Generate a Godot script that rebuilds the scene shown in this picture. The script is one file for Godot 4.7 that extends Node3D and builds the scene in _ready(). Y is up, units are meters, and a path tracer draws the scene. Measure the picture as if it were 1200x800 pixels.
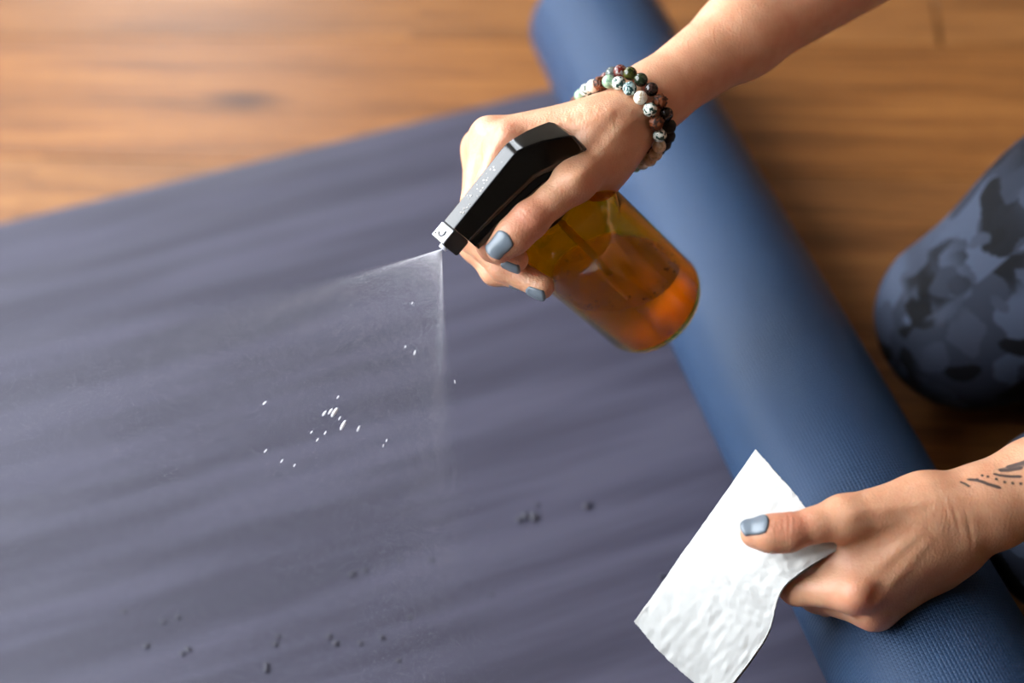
extends Node3D
# A person kneels on a wooden floor, sprays an unrolled yoga mat and holds a paper towel.

var M := {}
var names := {}

# ---------------------------------------------------------------- small helpers
func mat(c: Color, rough := 0.6, metal := 0.0) -> StandardMaterial3D:
	var m := StandardMaterial3D.new()
	m.albedo_color = c
	m.roughness = rough
	m.metallic = metal
	return m

func numbered(called: String) -> String:
	if not names.has(called):
		names[called] = 0
		return called
	names[called] += 1
	return "%s_%03d" % [called, names[called]]

func thing(called: String, label: String, category: String, at := Vector3.ZERO, group := "") -> Node3D:
	var o := Node3D.new()
	o.name = numbered(called)
	o.position = at
	add_child(o)
	tag(o, label, category, group)
	return o

func tag(o: Node, label: String, category: String, group := "") -> void:
	o.set_meta("label", label)
	o.set_meta("category", category)
	if group:
		o.set_meta("group", group)

func obj(called: String, mesh: Mesh, m: Material, parent: Node = self) -> MeshInstance3D:
	var o := MeshInstance3D.new()
	o.name = numbered(called) if parent == self else called
	o.mesh = mesh
	o.material_override = m
	parent.add_child(o, true)
	return o

func structure(called: String, mesh: Mesh, m: Material, at := Vector3.ZERO) -> MeshInstance3D:
	var o := obj(called, mesh, m)
	o.position = at
	o.set_meta("kind", "structure")
	return o

# collects triangles; commit() gives area-weighted smooth normals
class Builder:
	var v := PackedVector3Array()
	var n := PackedVector3Array()
	var c := PackedColorArray()
	var uv := PackedVector2Array()
	var f := PackedInt32Array()

	func add(p: Vector3, t := Vector2.ZERO, col := Color.WHITE) -> int:
		v.append(p)
		uv.append(t)
		c.append(col)
		return v.size() - 1

	func quad(a: int, b: int, d: int, e: int) -> void:
		f.append_array([a, b, d, a, d, e])

	# a grid of rows x columns points already added, starting at first
	func grid(first: int, rows: int, cols: int, wrap := false) -> void:
		for i in rows - 1:
			for j in (cols if wrap else cols - 1):
				var k := (j + 1) % cols
				quad(first + i * cols + j, first + i * cols + k, first + (i + 1) * cols + k, first + (i + 1) * cols + j)

	func fan(points: PackedVector3Array, flip := false) -> void:
		var mid := Vector3.ZERO
		for p in points:
			mid += p
		var m := add(mid / points.size())
		var first := v.size()
		for p in points:
			add(p)
		for i in points.size():
			var k := (i + 1) % points.size()
			if flip:
				f.append_array([m, first + k, first + i])
			else:
				f.append_array([m, first + i, first + k])

	func box(lo: Vector3, hi: Vector3) -> void:
		for ax in 3:
			for s in 2:
				var q := PackedInt32Array()
				for st in [[0, 0], [1, 0], [1, 1], [0, 1]]:
					var p := Vector3.ZERO
					p[ax] = hi[ax] if s else lo[ax]
					p[(ax + 1) % 3] = hi[(ax + 1) % 3] if st[0] else lo[(ax + 1) % 3]
					p[(ax + 2) % 3] = hi[(ax + 2) % 3] if st[1] else lo[(ax + 2) % 3]
					q.append(add(p, Vector2(p.x, p.z)))
				if s:
					quad(q[0], q[3], q[2], q[1])
				else:
					quad(q[0], q[1], q[2], q[3])

	func commit(normals := PackedVector3Array(), colors := false) -> ArrayMesh:
		# turn the faces of a closed shape outwards
		var mid := Vector3.ZERO
		for p in v:
			mid += p / v.size()
		var volume := 0.0
		for i in range(0, f.size(), 3):
			volume += (v[f[i]] - mid).dot((v[f[i + 2]] - v[f[i]]).cross(v[f[i + 1]] - v[f[i]]))
		if volume < 0.0:
			f.reverse()
		if normals.is_empty():
			normals.resize(v.size())
			for i in range(0, f.size(), 3):
				var w := (v[f[i + 2]] - v[f[i]]).cross(v[f[i + 1]] - v[f[i]])
				normals[f[i]] += w
				normals[f[i + 1]] += w
				normals[f[i + 2]] += w
			for i in normals.size():
				normals[i] = normals[i].normalized()
		var a := []
		a.resize(Mesh.ARRAY_MAX)
		a[Mesh.ARRAY_VERTEX] = v
		a[Mesh.ARRAY_NORMAL] = normals
		a[Mesh.ARRAY_TEX_UV] = uv
		if colors:
			a[Mesh.ARRAY_COLOR] = c
		a[Mesh.ARRAY_INDEX] = f
		var m := ArrayMesh.new()
		m.add_surface_from_arrays(Mesh.PRIMITIVE_TRIANGLES, a)
		return m

func box_mesh(lo: Vector3, hi: Vector3) -> ArrayMesh:
	var b := Builder.new()
	b.box(lo, hi)
	return b.commit()

# rings of equally many points, joined, with flat ends
func loft(rings: Array, capped := true) -> ArrayMesh:
	var b := Builder.new()
	var n: int = rings[0].size()
	for r in rings.size():
		for j in n:
			b.add(rings[r][j], Vector2(float(j) / n, float(r) / rings.size()))
	b.grid(0, rings.size(), n, true)
	if capped:
		b.fan(rings[0], true)
		b.fan(rings[-1])
	return b.commit()

# profile of (radius, height) turned round y
func lathe(profile: PackedVector2Array, steps := 48) -> ArrayMesh:
	var b := Builder.new()
	for p in profile:
		for j in steps:
			var t := TAU * j / steps
			b.add(Vector3(cos(t) * p.x, p.y, -sin(t) * p.x), Vector2(float(j) / steps, p.y))
	b.grid(0, profile.size(), steps, true)
	return b.commit()

# a tube through points
func tube(points: PackedVector3Array, radius: float, sides := 8) -> ArrayMesh:
	var rings := []
	for i in points.size():
		var d := (points[mini(i + 1, points.size() - 1)] - points[maxi(i - 1, 0)]).normalized()
		var x := d.cross(Vector3.UP if absf(d.y) < 0.9 else Vector3.RIGHT).normalized()
		var y := x.cross(d)
		var ring := PackedVector3Array()
		for j in sides:
			var t := TAU * j / sides
			ring.append(points[i] + (x * cos(t) + y * sin(t)) * radius)
		rings.append(ring)
	return loft(rings)

func rounded_polygon(corners: PackedVector2Array, radius: float, steps := 4) -> PackedVector2Array:
	var out := PackedVector2Array()
	var n := corners.size()
	for i in n:
		var p := corners[i]
		var a := (corners[(i + n - 1) % n] - p)
		var b := (corners[(i + 1) % n] - p)
		var r := minf(radius, minf(a.length(), b.length()) * 0.45)
		var pa := p + a.normalized() * r
		var pb := p + b.normalized() * r
		for k in steps + 1:
			var t := float(k) / steps
			out.append(pa.lerp(p, t).lerp(p.lerp(pb, t), t))
	return out

# ---------------------------------------------------------------- flesh: tapered bones under a smooth skin
class Flesh:
	var a := PackedVector3Array()
	var ab := PackedVector3Array()
	var inv := PackedFloat32Array()
	var ra := PackedFloat32Array()
	var dr := PackedFloat32Array()
	var g := PackedInt32Array()      # 0 trunk of the figure, 1.. fingers
	var k0 := 0.012
	var kf := 0.0025
	var kj := 0.007
	var marks := []                  # [centre, direction, dorsal, half width, depth, reach]: folds of the skin
	var bumps := []                  # [centre, reach, height]

	func bone(p: Vector3, q: Vector3, rp: float, rq: float, group := 0) -> void:
		a.append(p)
		ab.append(q - p)
		inv.append(1.0 / maxf((q - p).length_squared(), 1e-9))
		ra.append(rp)
		dr.append(rq - rp)
		g.append(group)

	func chain(points: Array, radii: Array, group := 0) -> void:
		for i in points.size() - 1:
			bone(points[i], points[i + 1], radii[i], radii[i + 1], group)

	func one(i: int, p: Vector3) -> float:
		var w := p - a[i]
		var t := clampf(w.dot(ab[i]) * inv[i], 0.0, 1.0)
		return (w - ab[i] * t).length() - ra[i] - dr[i] * t

	func dist(p: Vector3, ids: PackedInt32Array, mk: Array, bm: Array) -> float:
		var base := 1.0
		var fing := 1.0
		var cur := 1.0
		var last := 0
		for i in ids:
			var w := p - a[i]
			var t := clampf(w.dot(ab[i]) * inv[i], 0.0, 1.0)
			var d := (w - ab[i] * t).length() - ra[i] - dr[i] * t
			var gi := g[i]
			if gi == 0:
				var h := maxf(k0 - absf(base - d), 0.0)
				base = minf(base, d) - h * h * 0.25 / k0
			else:
				if gi != last:
					var h2 := maxf(kf - absf(fing - cur), 0.0)
					fing = minf(fing, cur) - h2 * h2 * 0.25 / kf
					cur = 1.0
					last = gi
				var h3 := maxf(0.005 - absf(cur - d), 0.0)
				cur = minf(cur, d) - h3 * h3 * 50.0
		var h4 := maxf(kf - absf(fing - cur), 0.0)
		fing = minf(fing, cur) - h4 * h4 * 0.25 / kf
		var h5 := maxf(kj - absf(fing - base), 0.0)
		var out := minf(fing, base) - h5 * h5 * 0.25 / kj
		for m in mk:
			var w: Vector3 = p - m[0]
			var l := w.length_squared()
			var reach: float = m[5]
			if l < reach * reach:
				var s: float = w.dot(m[1]) / m[3]
				var side: float = clampf(w.dot(m[2]) / reach * 2.0, 0.0, 1.0)
				var fade := 1.0 - l / (reach * reach)
				out += m[4] * exp(-s * s) * side * fade
		for m in bm:
			var l: float = (p - m[0]).length_squared() / (m[1] * m[1])
			if l < 1.0:
				out -= m[2] * (1.0 - l) * (1.0 - l)
		return out

	func all() -> PackedInt32Array:
		var ids := PackedInt32Array(range(a.size()))
		return ids

	func full(p: Vector3) -> float:
		return dist(p, all(), marks, bumps)

	func grad(p: Vector3, ids: PackedInt32Array, mk: Array, bm: Array, e: float) -> Vector3:
		var x := Vector3(1, -1, -1)
		var y := Vector3(-1, -1, 1)
		var z := Vector3(-1, 1, -1)
		var w := Vector3(1, 1, 1)
		return (x * dist(p + x * e, ids, mk, bm) + y * dist(p + y * e, ids, mk, bm) + z * dist(p + z * e, ids, mk, bm) + w * dist(p + w * e, ids, mk, bm)).normalized()

	# drops a point onto the skin
	func land(p: Vector3) -> Array:
		var n := Vector3.UP
		for i in 6:
			n = grad(p, all(), marks, bumps, 0.001)
			p -= n * full(p)
		return [p, n]

	# surface nets on a grid of cells, in blocks of 8 x 8 x 8; keep(p) may cut the region
	func skin(cell: float, lo: Vector3, hi: Vector3, b: Builder, normals: PackedVector3Array, tint: Callable) -> PackedVector3Array:
		var s := cell * 8.0
		var half := s * 0.8661
		var kmax := maxf(k0, kj) + 0.004
		var where := {}
		var edges := PackedInt32Array()
		var nx := int(ceil((hi.x - lo.x) / s))
		var ny := int(ceil((hi.y - lo.y) / s))
		var nz := int(ceil((hi.z - lo.z) / s))
		var count := a.size()
		var ds := PackedFloat32Array()
		ds.resize(count)
		var val := PackedFloat32Array()
		val.resize(729)
		for bx in nx:
			for by in ny:
				for bz in nz:
					var o := lo + Vector3(bx, by, bz) * s
					var mid := o + Vector3.ONE * s * 0.5
					var near := 1e9
					for i in count:
						var w := mid - a[i]
						var t := clampf(w.dot(ab[i]) * inv[i], 0.0, 1.0)
						var d := (w - ab[i] * t).length() - ra[i] - dr[i] * t
						ds[i] = d
						near = minf(near, d)
					if near > half + kmax or near < -half - 0.006:
						continue
					var ids := PackedInt32Array()
					for i in count:
						if ds[i] < near + 2.0 * half + kmax:
							ids.append(i)
					var mk := []
					for m in marks:
						if (m[0] - mid).length() < m[5] + half:
							mk.append(m)
					var bm := []
					for m in bumps:
						if (m[0] - mid).length() < m[1] + half:
							bm.append(m)
					var inside := 0
					var at := 0
					for i in 9:
						for j in 9:
							for k in 9:
								var d := dist(o + Vector3(i, j, k) * cell, ids, mk, bm)
								val[at] = d
								at += 1
								if d < 0.0:
									inside += 1
					if inside == 0 or inside == 729:
						continue
					for i in 8:
						for j in 8:
							for k in 8:
								at = i * 81 + j * 9 + k
								var q := [val[at], val[at + 81], val[at + 9], val[at + 90], val[at + 1], val[at + 82], val[at + 10], val[at + 91]]
								var neg := 0
								for d in q:
									if d < 0.0:
										neg += 1
								var key := ((bx * 8 + i) * 1024 + by * 8 + j) * 1024 + bz * 8 + k
								if neg > 0 and neg < 8:
									var sum := Vector3.ZERO
									var hits := 0
									for e in 12:
										var ax := e / 4
										var c0: int = [0, 2, 4, 6, 0, 1, 4, 5, 0, 1, 2, 3][e]
										var c1: int = c0 + [1, 2, 4][ax]
										var d0: float = q[c0]
										var d1: float = q[c1]
										if (d0 < 0.0) != (d1 < 0.0):
											var p := Vector3(c0 & 1, (c0 >> 1) & 1, c0 >> 2)
											p[ax] += d0 / (d0 - d1)
											sum += p
											hits += 1
									var p := o + (Vector3(i, j, k) + sum / hits) * cell
									var n := grad(p, ids, mk, bm, cell * 0.5)
									p -= n * clampf(dist(p, ids, mk, bm), -cell * 0.5, cell * 0.5)
									where[key] = b.add(p, Vector2.ZERO, tint.call(p, n))
									normals.append(n)
								# the three edges that start at this corner
								var first: bool = q[0] < 0.0
								for ax in 3:
									if first != (q[[1, 2, 4][ax]] < 0.0):
										edges.append(key)
										edges.append(ax * 2 + (1 if first else 0))
		var step := [1048576, 1024, 1]
		for e in range(0, edges.size(), 2):
			var key := edges[e]
			var ax := edges[e + 1] / 2
			var u: int = step[(ax + 1) % 3]
			var w: int = step[(ax + 2) % 3]
			var c := [key, key - u, key - u - w, key - w]
			if where.has(c[0]) and where.has(c[1]) and where.has(c[2]) and where.has(c[3]):
				if edges[e + 1] % 2:
					b.quad(where[c[3]], where[c[2]], where[c[1]], where[c[0]])
				else:
					b.quad(where[c[0]], where[c[1]], where[c[2]], where[c[3]])
		return normals

# ---------------------------------------------------------------- textures
func noise(freq: float, kind := FastNoiseLite.TYPE_SIMPLEX_SMOOTH, octaves := 4, sd := 1) -> FastNoiseLite:
	var n := FastNoiseLite.new()
	n.noise_type = kind
	n.frequency = freq
	n.fractal_octaves = octaves
	n.seed = sd
	return n

func noise_tex(n: FastNoiseLite, w: int, h: int, colors: Array = [], stops: Array = []) -> NoiseTexture2D:
	var t := NoiseTexture2D.new()
	t.width = w
	t.height = h
	t.seamless = true
	t.noise = n
	if colors:
		var g := Gradient.new()
		g.offsets = PackedFloat32Array(stops)
		g.colors = PackedColorArray(colors)
		t.color_ramp = g
	return t

func wood_texture(sd: int, knots: Array) -> ImageTexture:
	var w := 1024
	var h := 160
	var im := Image.create(w, h, false, Image.FORMAT_RGB8)
	var broad := noise(1.0, FastNoiseLite.TYPE_SIMPLEX_SMOOTH, 3, sd)
	var fine := noise(1.0, FastNoiseLite.TYPE_SIMPLEX_SMOOTH, 3, sd + 50)
	var dark := Color(0.345, 0.205, 0.10)
	var light := Color(0.645, 0.435, 0.235)
	for x in w:
		for y in h:
			var u := x / 1024.0 * 1.3
			var t := y / 160.0 * 0.19
			var bend := 0.0
			var knot := 0.0
			for k in knots:
				var dx: float = (u - k.x) / 0.035
				var dy: float = (t - k.y) / 0.013
				var r := dx * dx + dy * dy
				knot = maxf(knot, exp(-r * 1.3))
				bend += exp(-r * 0.35) * (0.012 if dy > 0.0 else -0.012)
			var g := broad.get_noise_2d(u * 2.2, (t - bend) * 34.0) * 0.5 + fine.get_noise_2d(u * 6.0, (t - bend) * 170.0) * 0.35 + fine.get_noise_2d(u * 30.0, t * 500.0) * 0.2
			var c := dark.lerp(light, clampf(0.62 + g * 0.75, 0.0, 1.0))
			im.set_pixel(x, y, c.lerp(Color(0.20, 0.11, 0.07), knot * 0.8))
	return ImageTexture.create_from_image(im)

func camo_texture() -> ImageTexture:
	var size := 384
	var im := Image.create(size, size, false, Image.FORMAT_RGB8)
	var n1 := noise(1.0, FastNoiseLite.TYPE_SIMPLEX_SMOOTH, 2, 11)
	var n2 := noise(1.0, FastNoiseLite.TYPE_SIMPLEX_SMOOTH, 2, 29)
	var n3 := noise(1.0, FastNoiseLite.TYPE_SIMPLEX_SMOOTH, 2, 47)
	for x in size:
		for y in size:
			# a torus in four dimensions would be seamless; the triplanar tile is larger than the legs
			var u := x / float(size)
			var v := y / float(size)
			var c := Color(0.16, 0.18, 0.228)
			if n1.get_noise_2d(u * 7.5, v * 9.0) > 0.12:
				c = Color(0.25, 0.28, 0.35)
			if n2.get_noise_2d(u * 7.0, v * 9.5) > 0.24:
				c = Color(0.05, 0.054, 0.072)
			if n3.get_noise_2d(u * 7.0, v * 10.0) > 0.33:
				c = Color(0.20, 0.225, 0.285)
			im.set_pixel(x, y, c)
	return ImageTexture.create_from_image(im)

# one cell of the mat's woven underside: a raised square between grooves
func weave_texture() -> ImageTexture:
	var im := Image.create(32, 32, false, Image.FORMAT_RGB8)
	for x in 32:
		for y in 32:
			var a := absf(x - 15.5) / 15.5
			var b := absf(y - 15.5) / 15.5
			var h := 1.0 - smoothstep(0.45, 1.0, maxf(a, b))
			im.set_pixel(x, y, Color(h, h, h))
	return ImageTexture.create_from_image(im)

# ================================================================ the scene
func _ready() -> void:
	set_view()
	set_materials()
	build_room()
	build_mat()
	build_sprayer()
	build_person()
	build_bracelets()
	build_towel()
	build_spray()

func set_view() -> void:
	var cam := Camera3D.new()
	cam.name = "camera"
	add_child(cam)
	cam.position = Vector3(0, 0.8085, 0)
	cam.rotation_degrees = Vector3(-46.736, 0, -5.813)
	var lens := CameraAttributesPhysical.new()
	lens.frustum_focal_length = 50.0
	lens.exposure_aperture = 2.4
	lens.frustum_focus_distance = 0.795
	lens.frustum_near = 0.05
	lens.frustum_far = 100.0
	cam.attributes = lens
	cam.current = true

	var env := Environment.new()
	env.background_mode = Environment.BG_SKY
	var sky := Sky.new()
	var air := ProceduralSkyMaterial.new()
	air.sky_top_color = Color(0.91, 0.94, 0.97)
	air.sky_horizon_color = Color(1.0, 0.985, 0.96)
	air.ground_bottom_color = Color(0.45, 0.44, 0.42)
	air.ground_horizon_color = Color(0.62, 0.61, 0.60)
	air.sky_energy_multiplier = 1.0
	sky.sky_material = air
	env.sky = sky
	env.background_energy_multiplier = 9.0
	env.tonemap_mode = Environment.TONE_MAPPER_LINEAR
	env.tonemap_exposure = 1.72
	env.sdfgi_enabled = true
	env.ssao_enabled = true
	env.ssil_enabled = true
	var we := WorldEnvironment.new()
	we.name = "environment"
	we.environment = env
	add_child(we)

func set_materials() -> void:
	M.wall = mat(Color(0.58, 0.55, 0.50), 0.9)
	M.frame = mat(Color(0.9, 0.9, 0.9), 0.5)
	M.pane = mat(Color(1, 1, 1, 0.02), 0.0)
	M.pane.transparency = BaseMaterial3D.TRANSPARENCY_ALPHA
	M.gap = mat(Color(0.10, 0.06, 0.04), 0.9)

	var plain := wood_texture(3, [])
	var knotted := wood_texture(8, [Vector2(0.55, 0.10)])
	M.planks = []
	for i in 4:
		var m := mat([Color(1, 1, 1), Color(0.93, 0.91, 0.90), Color(1, 0.97, 0.93), Color(0.97, 0.96, 0.97)][i], 0.45)
		m.metallic_specular = 0.38
		m.albedo_texture = knotted if i == 2 else plain
		M.planks.append(m)

	# the mat: a smooth violet-grey face and a woven blue underside
	M.mat_face = mat(Color(1, 1, 1), 0.6)
	M.mat_face.metallic_specular = 0.36
	M.mat_face.albedo_texture = noise_tex(noise(0.012, FastNoiseLite.TYPE_SIMPLEX_SMOOTH, 5, 5), 512, 512, [Color(0.215, 0.206, 0.262), Color(0.248, 0.239, 0.298), Color(0.280, 0.271, 0.333)], [0.2, 0.5, 0.8])
	M.mat_face.uv1_scale = Vector3(0.4, 4.0, 1)
	M.mat_face.roughness_texture = noise_tex(noise(0.012, FastNoiseLite.TYPE_SIMPLEX_SMOOTH, 5, 15), 512, 512, [Color(0.82, 0.82, 0.82), Color(1, 1, 1)], [0.2, 0.8])
	M.mat_back = mat(Color(0.14, 0.235, 0.355), 0.45)
	M.mat_back.metallic_specular = 0.40
	M.mat_back.heightmap_enabled = true
	M.mat_back.heightmap_texture = weave_texture()
	M.mat_back.heightmap_scale = 0.03
	M.mat_back.uv1_scale = Vector3(1.0 / 0.0022, 1.0 / 0.0022, 1)

	M.black = mat(Color(0.022, 0.020, 0.022), 0.15)
	M.black_soft = mat(Color(0.03, 0.03, 0.032), 0.4)
	M.white_plastic = mat(Color(0.86, 0.87, 0.92), 0.3)
	M.glass = mat(Color(0.93, 0.735, 0.11, 0.0), 0.03)
	M.glass.transparency = BaseMaterial3D.TRANSPARENCY_ALPHA
	M.glass.refraction_enabled = true
	M.glass.refraction_scale = 0.05
	M.liquid = mat(Color(0.95, 0.85, 0.18, 0.3), 0.42)
	M.liquid.transparency = BaseMaterial3D.TRANSPARENCY_ALPHA
	M.liquid.refraction_enabled = true
	M.liquid.refraction_scale = 0.033

	M.bubble = mat(Color(0.82, 0.80, 0.78), 0.1)
	M.skin = mat(Color(1, 1, 1), 0.45)
	M.skin.vertex_color_use_as_albedo = true
	M.skin.subsurf_scatter_enabled = true
	M.skin.subsurf_scatter_strength = 0.2
	M.skin.heightmap_enabled = true
	M.skin.heightmap_texture = noise_tex(noise(0.09, FastNoiseLite.TYPE_CELLULAR, 3, 4), 256, 256)
	M.skin.heightmap_scale = 0.035
	M.skin.uv1_triplanar = true
	M.skin.uv1_scale = Vector3(30, 30, 30)
	M.nail = mat(Color(0.42, 0.46, 0.50), 0.3)
	M.tattoo = mat(Color(0.33, 0.27, 0.245), 0.6)
	M.tattoo_grey = mat(Color(0.50, 0.40, 0.345), 0.6)
	M.hair_fine = mat(Color(0.45, 0.30, 0.20), 0.5)
	M.hair = mat(Color(0.16, 0.10, 0.07), 0.5)
	M.top = mat(Color(0.25, 0.25, 0.27), 0.85)
	M.leggings = mat(Color(1, 1, 1), 0.8)
	M.leggings.albedo_texture = camo_texture()
	M.leggings.uv1_triplanar = true
	M.leggings.uv1_scale = Vector3(2.2, 2.2, 2.2)
	M.leggings.uv1_triplanar_sharpness = 14.0
	M.leggings.metallic_specular = 0.3
	M.towel = mat(Color(0.745, 0.745, 0.735), 0.9)
	M.towel.backlight_enabled = true
	M.towel.backlight = Color(0.35, 0.35, 0.35)
	M.drop = mat(Color(0.95, 0.95, 0.97), 0.3)
	M.wet = mat(Color(0.205, 0.20, 0.24), 0.3)
	M.cord = mat(Color(0.1, 0.08, 0.07), 0.8)

# ---------------------------------------------------------------- the room
func build_room() -> void:
	var x0 := -1.06  # left wall, out of view, set close so the light falls off rightwards
	var x1 := 3.2
	var z0 := -2.9
	var z1 := 2.4
	var top := 2.6
	var floor_ := structure("floor", box_mesh(Vector3(x0, -0.2, z0), Vector3(x1, -0.012, z1)), M.gap)
	structure("ceiling", box_mesh(Vector3(x0 - 0.2, top, z0 - 0.2), Vector3(x1 + 0.2, top + 0.2, z1 + 0.2)), M.wall)
	structure("wall_right", box_mesh(Vector3(x1, -0.2, z0 - 0.2), Vector3(x1 + 0.2, top, z1 + 0.2)), M.wall)
	structure("wall_front", box_mesh(Vector3(x0 - 0.2, -0.2, z1), Vector3(x1, top, z1 + 0.2)), M.wall)
	# the left wall and the back wall each have a tall window out of view: the only light
	var wl := Builder.new()
	var wz0 := -2.3
	var wz1 := 0.1
	var wy0 := 0.3
	var wy1 := 2.2
	wl.box(Vector3(x0 - 0.2, -0.2, z0 - 0.2), Vector3(x0, top, wz0))
	wl.box(Vector3(x0 - 0.2, -0.2, wz1), Vector3(x0, top, z1))
	wl.box(Vector3(x0 - 0.2, -0.2, wz0), Vector3(x0, wy0, wz1))
	wl.box(Vector3(x0 - 0.2, wy1, wz0), Vector3(x0, top, wz1))
	structure("wall_left", wl.commit(), M.wall)
	var wb := Builder.new()
	var wx0 := -0.98
	var wx1 := -0.42
	wb.box(Vector3(x0, -0.2, z0 - 0.2), Vector3(wx0, top, z0))
	wb.box(Vector3(wx1, -0.2, z0 - 0.2), Vector3(x1, top, z0))
	wb.box(Vector3(wx0, -0.2, z0 - 0.2), Vector3(wx1, wy0, z0))
	wb.box(Vector3(wx0, wy1, z0 - 0.2), Vector3(wx1, top, z0))
	structure("wall_back", wb.commit(), M.wall)
	window("window_1", Vector3(x0 - 0.09, wy0, wz1), PI / 2.0, wz1 - wz0, wy1 - wy0)  # out of view, placed to light the hands, roll and mat from the left
	window("window_2", Vector3(wx0, wy0, z0 - 0.09), 0.0, wx1 - wx0, wy1 - wy0)  # out of view, placed to put a sheen on the floor at the left

	# planks, each a piece of its own, laid at an angle to the walls and cut to them
	var long := 1.3
	var wide := 0.19
	var rng := RandomNumberGenerator.new()
	rng.seed = 5
	var turn := -deg_to_rad(11.0)
	var ex := Vector2(cos(turn), -sin(turn))
	var ez := Vector2(sin(turn), cos(turn))
	var knot_at := Vector2(Vector3(-0.2304, 0.0000, -1.1093).x, Vector3(-0.2304, 0.0000, -1.1093).z) - ez * 0.10
	var room := PackedVector2Array([Vector2(x0, z0), Vector2(x1, z0), Vector2(x1, z1), Vector2(x0, z1)])
	for row in range(-18, 34):
		var shift := rng.randf() * long
		for k in range(-4, 6):
			var style := rng.randi() % 4
			var off := Vector2(0.13 * (rng.randi() % 8), 0.0)
			if style == 2:
				style = 0
			var p := knot_at + ez * (row * wide) + ex * (k * long + shift)
			if row == 0:
				p = knot_at + ex * (k * long - 0.55)
				style = 2 if k == 0 else style
				off = Vector2.ZERO if k == 0 else off
			elif row == 1:
				p = knot_at + ez * wide + ex * (k * long + 0.17)
			var g := 0.0008
			var outline := PackedVector2Array([p + ex * g + ez * g, p + ex * (long - g) + ez * g, p + ex * (long - g) + ez * (wide - g), p + ex * g + ez * (wide - g)])
			var cut := Geometry2D.intersect_polygons(outline, room)
			if cut.is_empty() or cut[0].size() < 3:
				continue
			var b := Builder.new()
			var c := Vector2.ZERO
			for q in cut[0]:
				c += q / cut[0].size()
			var n: int = cut[0].size()
			for r in [[0.0, -0.012], [0.0, -0.0015], [0.0015, 0.0]]:
				for q in cut[0]:
					var w: Vector2 = q + (c - q).normalized() * r[0]
					b.add(Vector3(w.x - c.x, r[1], w.y - c.y), Vector2((w - p).dot(ex) / long, (w - p).dot(ez) / wide) + off)
			b.grid(0, 3, n, true)
			var first := b.v.size()
			for j in n:
				b.add(b.v[2 * n + j], b.uv[2 * n + j])
			for j in range(1, n - 1):
				b.f.append_array([first, first + j, first + j + 1])
			for j in n:
				b.add(b.v[j], b.uv[j])
			for j in range(1, n - 1):
				b.f.append_array([first + n, first + n + j + 1, first + n + j])
			obj("plank", b.commit(), M.planks[style], floor_).position = Vector3(c.x, 0, c.y)

func window(called: String, at: Vector3, turn: float, wide: float, high: float) -> void:
	var win := Node3D.new()
	win.name = called
	win.set_meta("kind", "structure")
	add_child(win)
	win.position = at
	win.rotation.y = turn
	var fr := Builder.new()
	for x in [0.0, wide / 2.0 - 0.02, wide - 0.04]:
		fr.box(Vector3(x, 0, -0.03), Vector3(x + 0.04, high, 0.03))
	for y in [0.0, high - 0.04]:
		fr.box(Vector3(0, y, -0.028), Vector3(wide, y + 0.04, 0.028))
	obj("window_frame", fr.commit(), M.frame, win)
	for i in 2:
		var a := 0.04 + i * (wide / 2.0 - 0.02)
		obj("pane", box_mesh(Vector3(a, 0.04, -0.002), Vector3(a + wide / 2.0 - 0.06, high - 0.04, 0.002)), M.pane, win)

# ---------------------------------------------------------------- the yoga mat
func roll_axis(t: float) -> Vector3:
	return Vector3(0.1336, 0.066, -0.9) + Vector3(0.17490, 0, 0.98458) * t

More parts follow.
